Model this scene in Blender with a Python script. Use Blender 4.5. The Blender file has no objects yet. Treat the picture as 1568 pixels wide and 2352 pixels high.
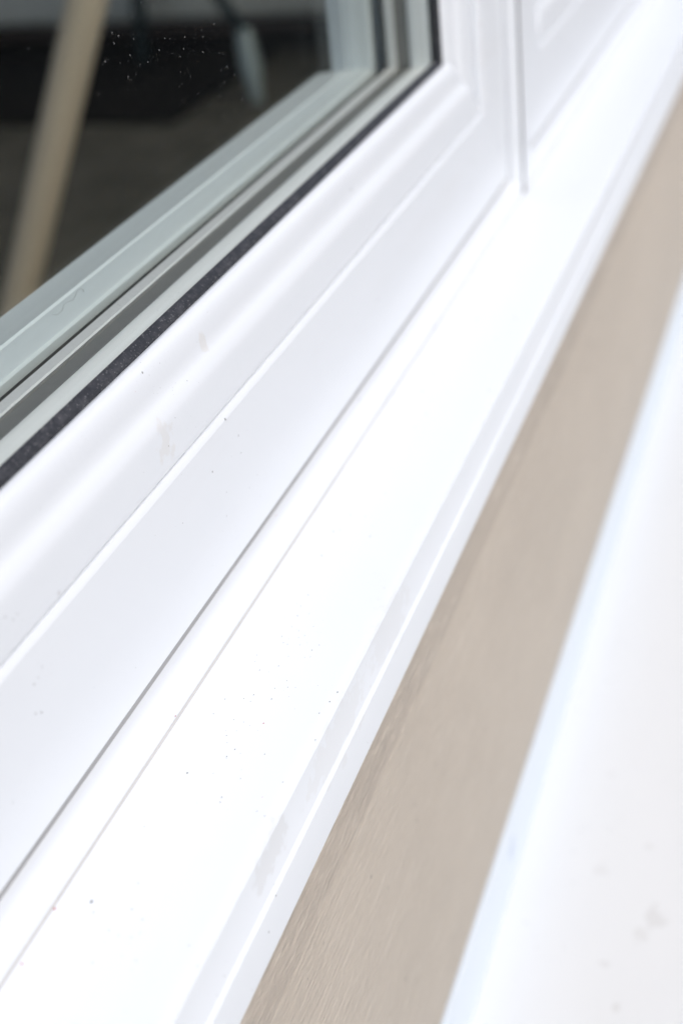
import bpy, bmesh, math, random
from mathutils import Vector, Matrix, noise
random.seed(7)
S = bpy.context.scene
C = S.collection
# ------------------------------------------------------------------ camera, world, sun, exposure
# the scene is measured in millimetres from the lens: x along the wall, y into the building, z up
CAMZ = 0.72
CX = Vector((0.31391, -0.94429, -0.09890))      # picture right
CD = Vector((-0.50039, -0.07601, -0.86246))     # picture down
CF = Vector((0.80689, 0.32023, -0.49637))       # view direction
cam_data = bpy.data.cameras.new('camera')
cam = bpy.data.objects.new('camera', cam_data); C.objects.link(cam)
u = -CD; b = -CF
cam.matrix_world = Matrix(((CX.x, u.x, b.x, 0), (CX.y, u.y, b.y, 0), (CX.z, u.z, b.z, CAMZ), (0, 0, 0, 1)))
cam_data.sensor_fit = 'HORIZONTAL'; cam_data.sensor_width = 24; cam_data.lens = 50.0
cam_data.clip_start = 0.02; cam_data.clip_end = 3000
cam_data.dof.use_dof = True; cam_data.dof.focus_distance = 0.33; cam_data.dof.aperture_fstop = 10.0
S.camera = cam

SUN_EL, SUN_AZ = math.radians(49), math.radians(205)   # soft, high, in front of the wall
w = bpy.data.worlds.new('World'); S.world = w; w.use_nodes = True
nt = w.node_tree; bg = nt.nodes['Background']
sky = nt.nodes.new('ShaderNodeTexSky'); sky.sky_type = 'NISHITA'; sky.sun_disc = False
sky.sun_elevation = SUN_EL; sky.sun_rotation = SUN_AZ; sky.dust_density = 3.2; sky.air_density = 1.0; sky.ozone_density = 1.0
nt.links.new(sky.outputs[0], bg.inputs[0]); bg.inputs[1].default_value = 0.15
sd = bpy.data.lights.new('sun', 'SUN'); sd.energy = 1.15; sd.angle = math.radians(28); sd.color = (1.0, 0.975, 0.95)
sun = bpy.data.objects.new('sun', sd); C.objects.link(sun)
sdir = Vector((math.sin(SUN_AZ) * math.cos(SUN_EL), math.cos(SUN_AZ) * math.cos(SUN_EL), math.sin(SUN_EL)))
sun.rotation_euler = sdir.to_track_quat('Z', 'Y').to_euler()
S.view_settings.view_transform = 'Standard'; S.view_settings.look = 'None'
S.view_settings.exposure = 0.17; S.view_settings.gamma = 1.0
S.view_settings.use_curve_mapping = False

# ------------------------------------------------------------------ helpers
def ray(px, py):
    """direction of a spot of the photograph (1568 px wide copy)"""
    return (CX * (px - 784) + CD * (py - 1176) + CF * 3267)
def hit(px, py, y=None, z=None, x=None):
    r = ray(px, py)
    t = y / r.y if y is not None else (z / r.z if z is not None else x / r.x)
    return r * t                                  # millimetres, lens at origin
def W(p):                                         # millimetres to world metres
    return Vector((p[0] / 1000, p[1] / 1000, p[2] / 1000 + CAMZ))

def empty(name, loc, label, cat, group=None):
    o = bpy.data.objects.new(name, None); C.objects.link(o); o.location = W(loc)
    o.empty_display_size = 0.05
    o['label'] = label; o['category'] = cat
    if group: o['group'] = group
    return o
WORLD = {}
def origin(o):
    v = Vector((0, 0, 0))
    while o is not None:
        v += o.location; o = o.parent
    return v
def obj(name, bm, mat, parent=None, smooth=True, ang=32):
    org = origin(parent) if parent is not None else Vector((0, 0, 0))
    bmesh.ops.recalc_face_normals(bm, faces=bm.faces)
    for v in bm.verts: v.co = W(v.co) - org
    me = bpy.data.meshes.new(name); bm.to_mesh(me); bm.free()
    me.materials.append(mat)
    if smooth:
        for p in me.polygons: p.use_smooth = True
        me.set_sharp_from_angle(angle=math.radians(ang))
    o = bpy.data.objects.new(name, me); C.objects.link(o)
    if parent is not None: o.parent = parent
    return o
def tag(o, label=None, cat=None, group=None, kind=None):
    if label: o['label'] = label
    if cat: o['category'] = cat
    if group: o['group'] = group
    if kind: o['kind'] = kind
    return o
def box(bm, x0, x1, y0, y1, z0, z1, bev=0.0):
    r = bmesh.ops.create_cube(bm, size=1)
    for v in r['verts']:
        v.co = Vector((x0 + (v.co.x + .5) * (x1 - x0), y0 + (v.co.y + .5) * (y1 - y0), z0 + (v.co.z + .5) * (z1 - z0)))
    if bev:
        es = {e for v in r['verts'] for e in v.link_edges}
        bmesh.ops.bevel(bm, geom=list(es), offset=bev, segments=3, affect='EDGES', profile=0.5)
def extrude_x(bm, prof, x0, x1, cuts=None):
    """prof: closed list of (y, z)"""
    xs = [x0] + (cuts or []) + [x1]
    rings = [[bm.verts.new((x, y, z)) for y, z in prof] for x in xs]
    n = len(prof)
    for a, c in zip(rings, rings[1:]):
        for i in range(n):
            bm.faces.new((a[i], a[(i + 1) % n], c[(i + 1) % n], c[i]))
    bm.faces.new(rings[0]); bm.faces.new(rings[-1][::-1])
def smooth_prof(pts, k=5):
    out = []
    for i in range(len(pts) - 1):
        p0 = pts[max(i - 1, 0)]; p1 = pts[i]; p2 = pts[i + 1]; p3 = pts[min(i + 2, len(pts) - 1)]
        for j in range(k):
            t = j / k
            out.append(tuple(0.5 * (2 * p1[c] + (p2[c] - p0[c]) * t + (2 * p0[c] - 5 * p1[c] + 4 * p2[c] - p3[c]) * t * t
                                    + (3 * p1[c] - p0[c] - 3 * p2[c] + p3[c]) * t ** 3) for c in (0, 1)))
    out.append(pts[-1]); return out
def rail(bm, prof, rect, side, gap=0.0):
    """mitred length of a frame; prof (o, y), o = distance in from the rectangle's edge"""
    x0, x1, z0, z1 = rect
    def P(o, y, end):
        g = gap
        if side == 'bottom': return (x0 + o + g, y, z0 + o) if end == 0 else (x1 - o - g, y, z0 + o)
        if side == 'top': return (x0 + o + g, y, z1 - o) if end == 0 else (x1 - o - g, y, z1 - o)
        if side == 'right': return (x1 - o, y, z0 + o + g) if end == 0 else (x1 - o, y, z1 - o - g)
        return (x0 + o, y, z0 + o + g) if end == 0 else (x0 + o, y, z1 - o - g)
    A = [bm.verts.new(P(o, y, 0)) for o, y in prof]; B = [bm.verts.new(P(o, y, 1)) for o, y in prof]
    n = len(prof)
    for i in range(n): bm.faces.new((A[i], A[(i + 1) % n], B[(i + 1) % n], B[i]))
    bm.faces.new(A); bm.faces.new(B[::-1])
SIDES = ('bottom', 'right', 'top', 'left')
def tube(bm, pts, radii, seg=16, cap=True):
    pts = [Vector(p) for p in pts]; rings = []
    for i, p in enumerate(pts):
        d = (pts[min(i + 1, len(pts) - 1)] - pts[max(i - 1, 0)]).normalized()
        a = d.orthogonal().normalized() if i == 0 else (pa - d * pa.dot(d)).normalized()
        pa = a; c = d.cross(a)
        r = radii[i] if isinstance(radii, (list, tuple)) else radii
        rings.append([bm.verts.new(p + a * r * math.cos(2 * math.pi * k / seg) + c * r * math.sin(2 * math.pi * k / seg)) for k in range(seg)])
    for A, B in zip(rings, rings[1:]):
        for k in range(seg): bm.faces.new((A[k], A[(k + 1) % seg], B[(k + 1) % seg], B[k]))
    if cap: bm.faces.new(rings[0][::-1]); bm.faces.new(rings[-1])

# ------------------------------------------------------------------ materials
class NT:
    def __init__(s, name):
        s.m = bpy.data.materials.new(name); s.m.use_nodes = True; s.t = s.m.node_tree; s.n = s.t.nodes
        s.b = s.n['Principled BSDF']
        g = s.n.new('ShaderNodeNewGeometry'); s.pos = g.outputs['Position']
    def link(s, a, b): s.t.links.new(a, b)
    def scaled(s, v):
        m = s.n.new('ShaderNodeVectorMath'); m.operation = 'MULTIPLY'; s.link(s.pos, m.inputs[0]); m.inputs[1].default_value = v
        return m.outputs[0]
    def noise(s, scale, detail=4, rough=.55, vec=(1, 1, 1)):
        n = s.n.new('ShaderNodeTexNoise'); n.inputs['Scale'].default_value = scale; n.inputs['Detail'].default_value = detail
        n.inputs['Roughness'].default_value = rough; s.link(s.scaled(vec), n.inputs['Vector']); return n.outputs['Fac']
    def math(s, op, a, b=0.0, c=None, clamp=False):
        m = s.n.new('ShaderNodeMath'); m.operation = op; m.use_clamp = clamp
        for i, v in enumerate((a, b, c)):
            if v is None: continue
            if isinstance(v, (int, float)): m.inputs[i].default_value = v
            else: s.link(v, m.inputs[i])
        return m.outputs[0]
    def step(s, v, lo, hi):
        m = s.n.new('ShaderNodeMapRange'); m.inputs[1].default_value = lo; m.inputs[2].default_value = hi; m.interpolation_type = 'SMOOTHSTEP'
        s.link(v, m.inputs[0]); return m.outputs[0]
    def mix(s, f, a, b):
        m = s.n.new('ShaderNodeMix'); m.data_type = 'RGBA'
        for i, v in ((0, f), (6, a), (7, b)):
            if isinstance(v, (int, float)): m.inputs[i].default_value = v
            elif isinstance(v, tuple): m.inputs[i].default_value = v + (1,)
            else: s.link(v, m.inputs[i])
        return m.outputs[2]
    def specks(s, scale, rmax, cluster=None, vec=(1, 1, 1), power=5):
        """small irregular marks; returns mask and the cell's random colour"""
        v = s.n.new('ShaderNodeTexVoronoi'); v.inputs['Scale'].default_value = scale; s.link(s.scaled(vec), v.inputs['Vector'])
        sp = s.n.new('ShaderNodeSeparateColor'); s.link(v.outputs['Color'], sp.inputs[0])
        r = s.math('MULTIPLY', s.math('POWER', sp.outputs[0], power), rmax)
        r = s.math('MULTIPLY', r, s.math('ADD', 0.35, s.math('MULTIPLY', s.noise(scale * 6, 1), 1.3)))
        if cluster is not None: r = s.math('MULTIPLY', r, cluster)
        d = s.math('SUBTRACT', r, v.outputs['Distance'])
        return s.step(d, 0.0, 0.03), sp.outputs[1]
    def spot(s, p, rad, nsc, vec=(1, 1, 1)):
        """a stain with a ragged outline at p (mm)"""
        q = W(p)
        a = s.n.new('ShaderNodeVectorMath'); a.operation = 'SUBTRACT'; s.link(s.pos, a.inputs[0]); a.inputs[1].default_value = q
        m = s.n.new('ShaderNodeVectorMath'); m.operation = 'MULTIPLY'; s.link(a.outputs[0], m.inputs[0]); m.inputs[1].default_value = vec
        l = s.n.new('ShaderNodeVectorMath'); l.operation = 'LENGTH'; s.link(m.outputs[0], l.inputs[0])
        d = s.math('ADD', l.outputs['Value'], s.math('MULTIPLY', s.math('SUBTRACT', s.noise(nsc, 4), .5), rad * 2.4))
        return s.math('SUBTRACT', 1.0, s.step(d, rad * .75, rad * 1.1))
    def base(s, c):
        if isinstance(c, tuple): s.b.inputs['Base Color'].default_value = c + (1,)
        else: s.link(c, s.b.inputs['Base Color'])
    def rough(s, r):
        if isinstance(r, (int, float)): s.b.inputs['Roughness'].default_value = r
        else: s.link(r, s.b.inputs['Roughness'])
    def bump(s, h, strength, dist):
        b = s.n.new('ShaderNodeBump'); b.inputs['Strength'].default_value = strength; b.inputs['Distance'].default_value = dist
        s.link(h, b.inputs['Height']); s.link(b.outputs[0], s.b.inputs['Normal'])
        return b

def white_plastic(name, col=(.77, .80, .83), rough=.34, dirt=1.0, marks=True, stain=None, red=True):
    t = NT(name)
    big = t.noise(9, 4, .6, (.35, 1, 1))
    c = t.mix(t.step(big, .42, .75), col, tuple(v * (1 - .035 * dirt) for v in col))
    streak = t.noise(55, 5, .6, (.15, 1, 1))
    c = t.mix(t.math('MULTIPLY', t.step(streak, .55, .8), .10 * dirt), c, (.62, .60, .57))
    if marks:
        cl = t.step(t.noise(16, 3, .6), .47, .66)
        m, rnd = t.specks(520, .20, t.math('ADD', .35, t.math('MULTIPLY', cl, .9)), power=6)
        c = t.mix(t.math('MULTIPLY', m, .8), c, t.mix(t.step(rnd, .90, .92), (.12, .11, .10), (.45, .05, .04)) if red else (.12, .11, .10))
        m2, _ = t.specks(1500, .26, cl, power=5)
        c = t.mix(t.math('MULTIPLY', m2, .42), c, (.25, .24, .23))
    if stain:
        for (p, rad, vec, k, sc) in stain:
            c = t.mix(t.math('MULTIPLY', t.spot(p, rad, 260, vec), k), c, sc)
    t.base(c)
    t.rough(t.math('ADD', rough - .06, t.math('MULTIPLY', t.noise(40, 4), .14)))
    t.bump(t.noise(700, 3), .12, .0002)
    return t.m
stain_p = hit(400, 1010, y=140.5)
M_sash = white_plastic('white_sash', stain=[(stain_p, .0034, (.8, 1, .5), .24, (.62, .57, .50)), (hit(465, 790, y=146), .0022, (1.2, 1, .6), .3, (.62, .57, .50)),
                                            (hit(318, 1162, y=141), .0008, (.5, 1, 1), .8, (.3, .28, .26)), (hit(140, 1380, y=141), .0016, (.5, 1, 1), .5, (.45, .43, .42))])
M_white = white_plastic('white_frame')
M_sill = white_plastic('white_sill', col=(.79, .825, .86), rough=.38, stain=[
    (hit(895, 1440, y=103.4), .0040, (.25, 1, .55), .17, (.60, .59, .57)), (hit(775, 1690, y=103.4), .0036, (.18, 1, .55), .18, (.60, .59, .56)),
    (hit(622, 1960, y=103.4), .0028, (.3, 1, .6), .25, (.55, .54, .52))])
M_inner = white_plastic('white_interior_frame', col=(.52, .52, .505), marks=False, dirt=.6)
t = NT('grey_rubber')
c = t.mix(t.step(t.noise(350, 5, .7), .4, .75), (.018, .019, .024), (.055, .055, .062))
m, _ = t.specks(900, .25, None, power=5); m2, _ = t.specks(1800, .42, None, power=2)
c = t.mix(t.math('MULTIPLY', m, .35), c, (.45, .45, .46)); c = t.mix(t.math('MULTIPLY', m2, .22), c, (.5, .5, .5))
t.base(c); t.rough(.62); t.bump(t.noise(900, 4), .3, .0002); M_gasket = t.m

def glass(name, dust=0.0, film=0.015):
    t = NT(name); t.n.remove(t.b)
    out = [n for n in t.n if n.type == 'OUTPUT_MATERIAL'][0]
    tr = t.n.new('ShaderNodeBsdfTransparent'); tr.inputs[0].default_value = (.957, .970, .960, 1)
    gl = t.n.new('ShaderNodeBsdfGlossy'); gl.inputs['Roughness'].default_value = .02; gl.inputs[0].default_value = (.9, .95, 1, 1)
    lw = t.n.new('ShaderNodeLayerWeight'); lw.inputs[0].default_value = .5
    fr = t.math('ADD', .035, t.math('POWER', lw.outputs['Facing'], 5.0))
    a = t.n.new('ShaderNodeMixShader'); t.link(t.math('MULTIPLY', fr, .35, clamp=True), a.inputs[0]); t.link(tr.outputs[0], a.inputs[1]); t.link(gl.outputs[0], a.inputs[2])
    df = t.n.new('ShaderNodeBsdfDiffuse'); df.inputs[0].default_value = (.7, .7, .7, 1)
    fac = t.math('MULTIPLY', t.noise(60, 4), film)
    if dust:
        cl = t.step(t.noise(14, 3, .6), .38, .68)
        m, _ = t.specks(760, .15, t.math('ADD', .45, cl), power=4)
        m2, _ = t.specks(1300, .27, t.math('ADD', .35, cl), power=4)
        fac = t.math('ADD', fac, t.math('ADD', t.math('MULTIPLY', m, dust), t.math('MULTIPLY', m2, dust * .10)), clamp=True)
    b2 = t.n.new('ShaderNodeMixShader'); t.link(fac, b2.inputs[0]); t.link(a.outputs[0], b2.inputs[1]); t.link(df.outputs[0], b2.inputs[2])
    t.link(b2.outputs[0], out.inputs[0]); return t.m
M_glass_out = glass('dusty_glass', .3, .0004); M_glass_in = glass('clear_glass', 0.0, .0)

def plain(name, col, rough=.5, metal=0.0, var=.12, sc=40, bump=0, bs=300, vec=(1, 1, 1)):
    t = NT(name)
    if rough > .9: t.b.inputs['Specular IOR Level'].default_value = .08
    t.base(t.mix(t.noise(sc, 5, .6, vec), tuple(v * (1 - var) for v in col), tuple(min(1, v * (1 + var)) for v in col)))
    t.rough(rough); t.b.inputs['Metallic'].default_value = metal
    if bump: t.bump(t.noise(bs, 5, .6, vec), .4, bump)
    return t.m
M_seal = plain('pale_sealant', (.84, .86, .85), .5, var=.05)
M_spacer = plain('grey_aluminium', (.20, .20, .19), .42, .2, var=.10, sc=300)
M_ridge = plain('pale_aluminium', (.62, .63, .62), .4, .1, var=.12, sc=900)
M_butyl = plain('dark_butyl', (.035, .034, .032), .7)

# painted timber with an embossed grain that runs along the board
def board_mat(name, col, deep):
    t = NT(name)
    warp = t.noise(14, 3, .5, (.5, 1, 1))
    v = t.scaled((7, 1, 1))
    comb = t.n.new('ShaderNodeVectorMath'); comb.operation = 'ADD'; t.link(t.scaled((36, 430, 430)), comb.inputs[0])
    wv = t.n.new('ShaderNodeCombineXYZ'); t.link(t.math('MULTIPLY', warp, 5.0), wv.inputs[2]); t.link(wv.outputs[0], comb.inputs[1])
    g = t.n.new('ShaderNodeTexNoise'); g.inputs['Scale'].default_value = 1.9 ; g.inputs['Detail'].default_value = 6; g.inputs['Roughness'].default_value = .62
    t.link(comb.outputs[0], g.inputs['Vector'])
    grain = g.outputs['Fac']
    ridge = t.step(grain, .52, .70)
    blot = t.noise(22, 5, .6, (.5, 1, 1))
    c = t.mix(t.step(blot, .3, .7), tuple(x * .965 for x in col), tuple(x * 1.03 for x in col))
    c = t.mix(t.math('MULTIPLY', ridge, .5), c, (.70, .64, .55))
    m, _ = t.specks(170, .16, None, power=6)
    c = t.mix(t.math('MULTIPLY', m, .5), c, (.20, .17, .15))
    t.base(c); t.rough(.55)
    h = t.math('ADD', t.math('MULTIPLY', grain, 1.0), t.math('MULTIPLY', t.noise(420, 4, .6, (.5, 1, 1)), .28))
    t.bump(h, .8, deep); return t.m
M_board = board_mat('taupe_painted_timber', (.545, .482, .402), .0024)
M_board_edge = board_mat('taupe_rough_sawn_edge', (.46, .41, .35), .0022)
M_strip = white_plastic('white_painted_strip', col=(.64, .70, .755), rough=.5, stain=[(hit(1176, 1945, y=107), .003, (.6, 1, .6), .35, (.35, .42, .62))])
M_ledge = white_plastic('white_painted_ledge', col=(.76, .78, .785), rough=.6, marks=True, red=False, stain=[
    (hit(1505, 2110, z=-421), .004, (.6, 1, .6), 0.25, (.45, .44, .42)), (hit(1470, 2150, z=-421), .003, (.7, 1, .6), 0.21, (.5, .49, .47)),
    (hit(1385, 2215, z=-421), .002, (1, 1, 1), 0.18, (.45, .44, .42)), (hit(1410, 2315, z=-421), .002, (1, 1, 1), 0.24, (.45, .44, .42)),
    (hit(1490, 1945, z=-421), .002, (1, 1, 1), 0.18, (.45, .44, .43)), (hit(1380, 2000, z=-421), .003, (1, 1, 1), 0.15, (.5, .49, .48)),
    (hit(1400, 1780, z=-421), .002, (1, 1, 1), 0.13, (.5, .49, .48))])
M_wall = plain('grey_beige_render', (.42, .39, .35), .85, var=.08, sc=30, bump=.001)
M_plaster = plain('interior_plaster', (.42, .41, .39), .8, var=.04)
M_ground = plain('dark_paving', (.022, .022, .022), .95, var=.25, sc=12, bump=.002)
M_floor = plain('dark_grey_carpet', (.12, .105, .085), .95, var=.75, sc=9, bump=.002)
M_wood = plain('tan_wood', (.82, .66, .50), .38, var=.10, sc=20, vec=(1, 1, .2))
M_teal = plain('dark_teal_metal', (.012, .030, .034), .4, .3)
M_fabric = plain('pale_grey_fabric', (.88, .83, .76), .9, var=.08, sc=60, bump=.001)
M_brown = plain('dark_brown_wood', (.055, .035, .028), .5, var=.2, vec=(.3, 1, 1))
M_black = plain('black_metal_foot', (.01, .01, .01), .5)
M_pale = plain('pale_grey_metal', (.42, .47, .47), .35, .2)
M_hair = plain('dark_fibre', (.05, .05, .05), .6)

# ------------------------------------------------------------------ ground and building shell
bm = bmesh.new(); box(bm, -400000, 400000, -400000, 400000, -CAMZ * 1000 - 60, -CAMZ * 1000)
tag(obj('ground', bm, M_ground, smooth=False), kind='structure')
FL = -516
bm = bmesh.new(); box(bm, -1000, 4600, 206, 3600, FL - 60, FL)
tag(obj('room_floor', bm, M_floor, smooth=False), kind='structure')
bm = bmesh.new(); box(bm, -1000, 700, 206, 3600, 1900, 1960); box(bm, 3600, 4600, 206, 3600, 1900, 1960); box(bm, 701, 3599, 206, 700, 1900, 1960); box(bm, 701, 3599, 3000, 3600, 1900, 1960)  # open middle: unseen roof opening added to brighten the room
tag(obj('room_ceiling', bm, M_plaster, smooth=False), kind='structure')
bm = bmesh.new(); box(bm, -1000, 4600, 3601, 3660, FL, 1899)
box(bm, -1062, -1001, 206, 500, FL, 1899); box(bm, -1062, -1001, 3200, 3660, FL, 1899); box(bm, -1062, -1001, 500.5, 3199.5, 1700, 1899); box(bm, 4601, 4660, 206, 3660, FL, 1899)  # end wall has an unseen wide opening, added to let daylight in
tag(obj('interior_walls', bm, M_plaster, smooth=False), kind='structure')
# the outside wall round the two windows
bm = bmesh.new()
WX0, WX1, WZ0, WZ1 = -792, 2002, -206, 1046
box(bm, -2600, WX0 - 1, 114, 205, -CAMZ * 1000, 2100)
box(bm, WX1 + 1, 5200, 114, 205, -CAMZ * 1000, 2100)
box(bm, WX0 - .9, WX1 + .9, 114, 205, WZ1 + 1, 2100)
box(bm, WX0 - .9, WX1 + .9, 114, 205, -CAMZ * 1000, WZ0 - 26)
tag(obj('house_wall', bm, M_wall, smooth=False), 'grey beige house wall that holds the white windows', 'wall')

# ------------------------------------------------------------------ the windows
SASH_Y = 141.5
sash_prof = [(0, 203.2), (0, 142.6), (.25, 141.95), (.9, 141.5), (37.7, 141.5), (37.95, 141.6), (39.3, 142.65), (39.4, 143.0), (39.35, 147.2),
             (55, 147.2), (55, 178.3), (62.2, 178.3), (63.0, 178.8), (63.2, 179.6), (63.1, 188.0), (62.4, 188.5), (62.4, 189.1), (63.1, 189.5), (62.9, 190.0), (61.4, 202.0), (60.4, 203.0), (56, 203.2)]
bead_front = smooth_prof([(64.1, 150.4), (64.4, 149.2), (63.6, 147.4), (61.6, 146.4), (59.2, 145.9), (57.0, 145.6), (55.0, 145.0), (53.0, 143.8), (50.8, 142.9), (48.2, 142.6), (46.5, 142.55), (40.9, 142.5), (40.1, 142.7), (39.9, 143.3)], 4)
bead_prof = bead_front + [(39.75, 146.9), (54, 146.9), (54, 150.4)]
gask_prof = [(54.4, 150.55), (64.4, 150.55), (65.3, 151.0), (66.2, 151.9), (66.4, 152.5), (66.2, 152.9), (54.4, 152.9)]
pane_prof_in = 57
M_gap_shade = plain('gap_shade_grey', (.36, .36, .36), .7)
def frame_prof(wd):
    r = [(.0, 204), (.0, 146)]
    for k in range(7):
        a = math.pi / 2 * k / 6
        r.append((4.2 - 4.2 * math.cos(a), 142.2 - 5.2 * math.sin(a)))
    return r + [(wd - .5, 137.2), (wd, 137.7), (wd, 204)]
def make_window(sx0, sx1, wl, wr, label, frame_rect):
    """sash from sx0 to sx1; wl, wr widths of the outer frame beside it"""
    w_ = empty('window', ((sx0 + sx1) / 2, 170, -206), label, 'window', 'white windows joined side by side above the sill')
    rect = (sx0, sx1, -190, 1000)
    # outer frame: rail() with o counted outwards from the sash edge (negative inset)
    bm = bmesh.new()
    g = 3.2
    for sd, wd in (('bottom', 15.0), ('right', wr), ('top', 44.0), ('left', wl)):
        pr = frame_prof(wd - g)
        A, B = [], []
        x0, x1, z0, z1 = rect[0] - g, rect[1] + g, rect[2] - g, rect[3] + g
        for o, y in pr:
            fx = lambda wmax: min(o, wmax)      # other rail may be narrower than this one
            ol, orr, ob, ot = fx(wl - g), fx(wr - g), fx(15.0 - g), fx(44.0 - g)
            if sd == 'bottom': A.append((x0 - ol, y, z0 - o)); B.append((x1 + orr, y, z0 - o))
            if sd == 'top': A.append((x0 - ol, y, z1 + o)); B.append((x1 + orr, y, z1 + o))
            if sd == 'right': A.append((x1 + o, y, z0 - ob)); B.append((x1 + o, y, z1 + ot))
            if sd == 'left': A.append((x0 - o, y, z0 - ob)); B.append((x0 - o, y, z1 + ot))
        A = [bm.verts.new(p) for p in A]; B = [bm.verts.new(p) for p in B]; n = len(A)
        for i in range(n):
            try: bm.faces.new((A[i], A[(i + 1) % n], B[(i + 1) % n], B[i]))
            except ValueError: pass
    fo = obj('outer_frame', bm, M_white, w_)
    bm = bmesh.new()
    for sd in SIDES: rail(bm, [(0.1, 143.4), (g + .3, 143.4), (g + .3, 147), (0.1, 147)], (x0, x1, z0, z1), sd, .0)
    obj('gap_shade', bm, M_gap_shade, w_)  # grey strip standing in for the shade between sash and frame
    sash = bmesh.new()
    for sd in SIDES: rail(sash, sash_prof if sd in ('bottom', 'top') else [(o_, min(y_, 195.5 + (y_ - 195.5) * .1)) for o_, y_ in sash_prof], rect, sd, .13)
    sa = obj('sash', sash, M_sash, w_)
    for sd in SIDES:
        bm = bmesh.new(); rail(bm, bead_prof if sd in ('bottom', 'top') else [(o_, min(y_ + 2.3, 150.2) if y_ < 146.85 or o_ > 60 else max(y_, 150.1)) for o_, y_ in bead_prof], rect, sd, .22 if sd in ('bottom', 'top') else .1); obj('glazing_bead', bm, M_sash, sa, ang=40)
    bm = bmesh.new()
    for sd in SIDES: rail(bm, gask_prof if sd in ('bottom', 'top') else [(min(o_, 64.45), y_) for o_, y_ in gask_prof], rect, sd, .05)
    obj('gasket', bm, M_gasket, sa)
    bm = bmesh.new(); o = 58; box(bm, rect[0] + o, rect[1] - o, 153.0, 155.0, rect[2] + o, rect[3] - o)
    obj('outer_pane', bm, M_glass_out, sa, smooth=False)
    bm = bmesh.new(); box(bm, rect[0] + o, rect[1] - o, 174.0, 178.0, rect[2] + o, rect[3] - o)
    obj('inner_pane', bm, M_glass_in, sa, smooth=False)
    sp = bmesh.new()
    for sd in SIDES: rail(sp, [(58.5, 163.6), (62.6, 163.6), (62.6, 168.2), (63.0, 168.3), (63.0, 173.0), (58.5, 173.0)], rect, sd, .05)
    s_ = obj('spacer_bar', sp, M_spacer, sa, ang=20)
    bm = bmesh.new()
    for sd in SIDES: rail(bm, [(63.02, 168.7), (63.5, 169.0), (63.5, 172.2), (63.02, 172.5)], rect, sd, .05)
    obj('bright_rib', bm, M_ridge, sa, ang=20)
    bm = bmesh.new()
    for sd in SIDES: rail(bm, [(58.5, 155.1), (63.3, 155.1), (63.5, 158.5), (63.1, 161.4), (62.9, 163.0), (62.5, 163.55), (58.5, 163.55)], rect, sd, .05)
    obj('sealant', bm, M_seal, sa)
    bm = bmesh.new()
    for sd in SIDES: rail(bm, [(58.5, 173.1), (63.0, 173.1), (63.1, 173.95), (58.5, 173.95)], rect, sd, .05)
    obj('butyl_seal', bm, M_butyl, sa)
    return w_
win1 = make_window(-750, 599.5, 40, 6.1, 'white window at left whose clear glass shows the dark room', None)
win2 = make_window(630.5, 1960, 18.9, 40, 'white window farther along, beyond the thin vertical joint', None)

bm = bmesh.new(); box(bm, 605.7, 611.55, 137.25, 180, -206, 1040)  # dark strip added to give the open frame joint its shade
obj('joint_shade', bm, plain('dark_joint_shade', (.03, .028, .026), .7), win1, smooth=False)
# ------------------------------------------------------------------ sill
bm = bmesh.new()
sill_prof = [(136.96, -200.0), (106.6, -201.9), (105.0, -202.1), (103.9, -202.5), (103.3, -203.3), (103.35, -214.9), (103.25, -215.1), (102.55, -215.6), (102.4, -215.8), (102.3, -226.9), (102.4, -227.4), (103.0, -227.6), (108.5, -227.6), (109.5, -227.6), (111, -226.6), (136.7, -224)]
extrude_x(bm, sill_prof, -830, 2040)
sill = obj('window_sill', bm, M_sill)
tag(sill, 'long white window sill with a grooved nose below both windows', 'sill')
bm = bmesh.new()      # line of sealant where the frames meet the sill
extrude_x(bm, [(136.99, -199.35), (136.85, -199.55), (136.65, -199.985), (136.99, -199.985)], -790, 2000)
obj('joint_sealant', bm, plain('grey_joint', (.52, .51, .50), .7), sill)

# scattered grit and red paint specks on the sill (too many and too small to count)
bm = bmesh.new(); bmr = bmesh.new()
def speck(bm_, p, r, sx=1.6, nrm='z'):
    m = bmesh.ops.create_icosphere(bm_, subdivisions=1, radius=1)
    for v in m['verts']:
        s = (r * sx, r, r * .45) if nrm == 'z' else (r * sx, r * .45, r)
        v.co = Vector(p) + Vector((v.co.x * s[0], v.co.y * s[1], v.co.z * s[2]))
def on_sill(px, py):
    h = hit(px, py, z=-201.0); z = -200.0 - (137 - h.y) * (1.9 / 30.1); return hit(px, py, z=z)
for px, py, r in ((605, 1662, .20), (602, 1832, .16), (125, 2088, .28), (20, 2212, .3), (50, 2215, .25)):
    speck(bmr, on_sill(px, py), r, 1.2)
for px, py, r in ((403, 1645, .18),): speck(bmr, hit(px, py, y=136.7), r, 1.5, 'y')
for px, py, r in ((430, 1776, .2), (590, 1864, .17), (210, 2072, .26), (733, 1482, .14), (775, 1590, .16), (768, 1560, .12), (762, 1575, .13), (757, 1612, .15), (748, 1585, .12),
                  (520, 1690, .12), (490, 1640, .13), (560, 1605, .12), (640, 1530, .12), (660, 1480, .1), (700, 1460, .12), (590, 1505, .1), (850, 1232, .16), (738, 1276, .14), (728, 1640, .12), (724, 1700, .12)):
    speck(bm, on_sill(px, py), r, random.uniform(1, 2.2))
for k in range(150):
    cx_, cy_ = random.choice(((640, 1600), (760, 1580), (700, 1440), (560, 1700), (820, 1160), (600, 1850), (300, 2150)))
    px = random.gauss(cx_, 45); py = random.gauss(cy_, 60); p = on_sill(px, py)
    if 106 < p.y < 135: speck(bm, p, random.uniform(.06, .13), random.uniform(1, 2.5))
tag(obj('grit', bm, M_black, sill), 'fine dark grit lying on the white sill', kind='stuff')
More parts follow.
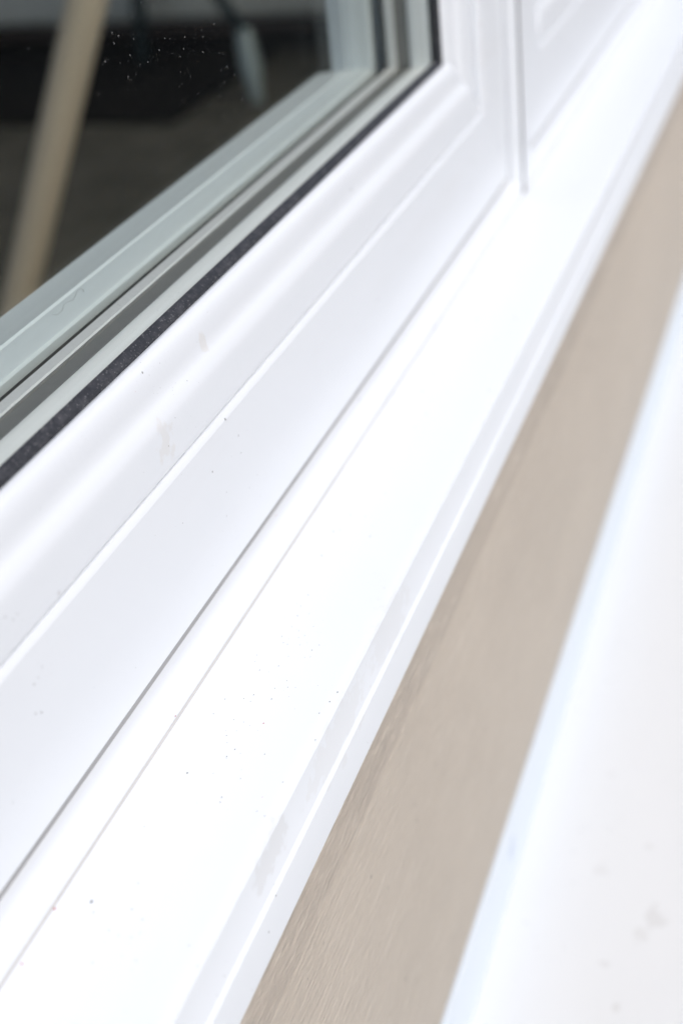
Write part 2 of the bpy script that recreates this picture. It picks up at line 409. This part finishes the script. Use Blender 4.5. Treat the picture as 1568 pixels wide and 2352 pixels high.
tag(obj('paint_specks', bmr, plain('red_paint', (.40, .03, .03), .5), sill), 'tiny red paint specks on the white sill', kind='stuff')

# ------------------------------------------------------------------ taupe board below the sill
t_ = 0
bm = bmesh.new()
NX = 900; x0, x1 = -300, 1500
def ragged(x, k, amp, sc=1.0): return amp * .35 * noise.noise(Vector((x * 1.3 * sc, k * 5.1, 9))) + amp * noise.noise(Vector((x * .045 * sc, k * 7.3, 0))) + amp * .5 * noise.noise(Vector((x * .31 * sc, k * 3.1, 4)))
xs = [x0 + (x1 - x0) * i / NX for i in range(NX + 1)]
rows = []
for x in xs:
    zt = -249.8
    ring = [(111.5, -236.0), (111.6, zt + 1.5)]
    ring = [(113.5, zt + .05), (109.0, zt + .05), (108.75, zt - .1), (108.6, zt - .4), (108.5, -388.5), (109, -389.2), (113.5, -389.2)]
    rows.append([bm.verts.new((x, y, z)) for y, z in ring])
for a, c in zip(rows, rows[1:]):
    for i in range(len(a) - 1): bm.faces.new((a[i], a[i + 1], c[i + 1], c[i]))
    bm.faces.new((a[-1], a[0], c[0], c[-1]))
bm.faces.new(rows[0]); bm.faces.new(rows[-1][::-1])
cb = empty('cladding_board', (600, 111, -389), 'taupe painted board with raised wood grain under the white sill', 'board')
obj('board_face', bm, M_board, cb, ang=50)
bm = bmesh.new(); rows = []
for x in xs:
    ring = []
    K = 19
    edge = -252.6 + 1.1 * noise.noise(Vector((x * .02, 3, 0))) + .55 * noise.noise(Vector((x * .11, 8, 0))) + .45 * noise.noise(Vector((x * .5, 5, 2))) + .25 * noise.noise(Vector((x * 1.4, 5, 7)))
    for k in range(K):
        f = k / (K - 1)
        z = -227.9 + (edge + 227.9) * f
        y = 107.3 - (.7 + .25 * noise.noise(Vector((x * .02, k * 3.3, 1)))) * (k % 2) + .07 * noise.noise(Vector((x * .4, k * 2.1, 2)))
        if 0 < k < K - 1: z += .45 * noise.noise(Vector((x * .022, k * .35, 6))) + .10 * noise.noise(Vector((x * .3, k * 1.7, 6)))
        ring.append((y, z))
    ring.append((108.42, edge - .05))
    ring += [(108.42, -249.9), (113.4, -249.7), (113.4, -227.9)]
    rows.append([bm.verts.new((x, y, z)) for y, z in ring])
for a, c in zip(rows, rows[1:]):
    n = len(a)
    for i in range(n): bm.faces.new((a[i], a[(i + 1) % n], c[(i + 1) % n], c[i]))
bm.faces.new(rows[0]); bm.faces.new(rows[-1][::-1])
obj('rough_edge', bm, M_board_edge, cb, ang=14)

# ------------------------------------------------------------------ pale strip and white ledge below
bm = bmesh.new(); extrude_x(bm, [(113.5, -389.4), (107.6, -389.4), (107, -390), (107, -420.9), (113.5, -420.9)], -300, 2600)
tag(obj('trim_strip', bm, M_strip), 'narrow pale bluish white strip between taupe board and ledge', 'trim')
bm = bmesh.new(); box(bm, -400, 2600, -170, 113, -CAMZ * 1000 + .5, -421, 3)
tag(obj('ledge', bm, M_ledge), 'wide white painted ledge with grey smudges at the lower right', 'ledge')

# ------------------------------------------------------------------ the room behind the glass
# table with splayed round legs: the tan one stands close behind the left pane
foot = hit(18, 800, z=FL)
top = hit(206, -30, x=foot.x + 10)
d = (top - foot); top2 = foot + d * ((-516 + 730 - FL * 0 - FL - 516 + 516 + FL + 516) / d.z if False else (FL + 700 - foot.z) / d.z)
far = hit(592, 236, z=FL)
tb = empty('table', (foot.x + 350, foot.y - 300, FL), 'table with round tan wooden legs seen through the left glass', 'table')
legs = [(foot, top2), ]
lean = top2 - foot
def leg(bm_, f, t2, r0, r1): tube(bm_, [f, f + (t2 - f) * .5, t2], [r0, (r0 + r1) / 2, r1], 28)
bm = bmesh.new(); leg(bm, foot, top2, 16, 18); obj('leg', bm, M_wood, tb)
f2 = Vector((far.x, foot.y + 20, FL)); 
for f in (Vector((foot.x + 1250, foot.y, FL)),):
    bm = bmesh.new(); leg(bm, f, f + lean, 15, 18); l = obj('leg', bm, M_wood, tb)
fw = 300
for xx in (foot.x + 60, foot.x + 1250):
    bm = bmesh.new(); f = Vector((xx, fw, FL)); leg(bm, f, f + Vector((lean.x, -lean.y * .25, lean.z)), 15, 18); obj('leg', bm, M_wood, tb)
bm = bmesh.new(); box(bm, top2.x - 30, foot.x + 1400, 240, top2.y + 25, FL + 700, FL + 728, 4); obj('table_top', bm, M_wood, tb)

# chair with thin dark teal tube legs and pale feet, farther in
ch = empty('chair', (far.x + 200, far.y + 150, FL), 'chair with thin dark teal legs standing in the room behind the glass', 'chair')
def tl(p, q, r=9): bm_ = bmesh.new(); tube(bm_, [p, (Vector(p) + Vector(q)) / 2, q], r, 14); return obj('leg', bm_, M_teal, ch)
A = far; SH = 440
q1 = hit(560, 70, x=far.x + 30); up1 = hit(500, -10, x=far.x + 70)
bm = bmesh.new(); tube(bm, [A, A + (q1 - A) * .55, q1], [8, 17, 13], 18); l0 = obj('foot_sleeve', bm, M_pale, ch)
seat_c = Vector((far.x + 260, far.y + 230, FL + SH))
tops = [seat_c + Vector((-150, -130, 0)), seat_c + Vector((150, -130, 0)), seat_c + Vector((-150, 150, 0)), seat_c + Vector((150, 150, 0))]
tl(q1, up1 + (up1 - q1) * 1.2, 9)
f3 = hit(333, 150, z=FL); tl(f3, hit(320, -20, x=f3.x + 20) + Vector((0, 0, 60)), 12)
f4 = hit(850, 190, x=far.x * 1.05); tl(f4, hit(765, -15, x=f4.x + 30), 11)
bm = bmesh.new(); box(bm, far.x - 20, far.x + 460, far.y - 60, far.y + 420, FL + SH, FL + SH + 40, 15); obj('seat', bm, M_teal, ch)

# low pale upholstered bench on a dark brown rail, at the back of the view
sx = far.x + 330
pz = hit(400, 52, x=sx).z; pz2 = hit(400, 85, x=sx).z
bn = empty('sofa', (sx + 400, 1500, FL), 'low sofa in pale grey fabric on a dark brown base behind the glass', 'sofa')
bm = bmesh.new(); box(bm, sx, sx + 820, 560, 2900, pz, pz + 330, 20); obj('upholstery', bm, M_fabric, bn)
bm = bmesh.new(); box(bm, sx + 6, sx + 800, 570, 2880, pz2, pz - .5, 2); obj('base_rail', bm, M_brown, bn)
for xx, yy in ((sx + 60, 640), (sx + 740, 640), (sx + 60, 2800), (sx + 740, 2800)):
    bm = bmesh.new(); box(bm, xx - 20, xx + 20, yy - 20, yy + 20, FL, pz2 - .5, 2); obj('leg', bm, M_black, bn)

# a fine fibre stuck to the inner face of the glass at the lower left
pts = [(118, 722), (128, 723), (143, 714), (147, 706), (148, 700), (160, 692), (172, 690), (180, 680), (184, 668), (196, 662), (202, 664), (203, 670)]
bm = bmesh.new(); tube(bm, [hit(px * .82 + 25, py, y=152.95) for px, py in pts], .03, 6)
tag(obj('fibre', bm, M_hair), 'fine dark curled fibre stuck on the glass at lower left', 'fibre')

# furniture shade on the floor, put in as a near-black slab
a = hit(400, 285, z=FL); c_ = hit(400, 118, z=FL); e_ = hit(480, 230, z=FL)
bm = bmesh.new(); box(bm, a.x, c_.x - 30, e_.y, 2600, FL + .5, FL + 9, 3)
tag(obj('floor_shade', bm, plain('floor_shade_black', (.013, .011, .010), .95)), 'near black slab painted as furniture shade beside the tan table leg', 'floor_shade')
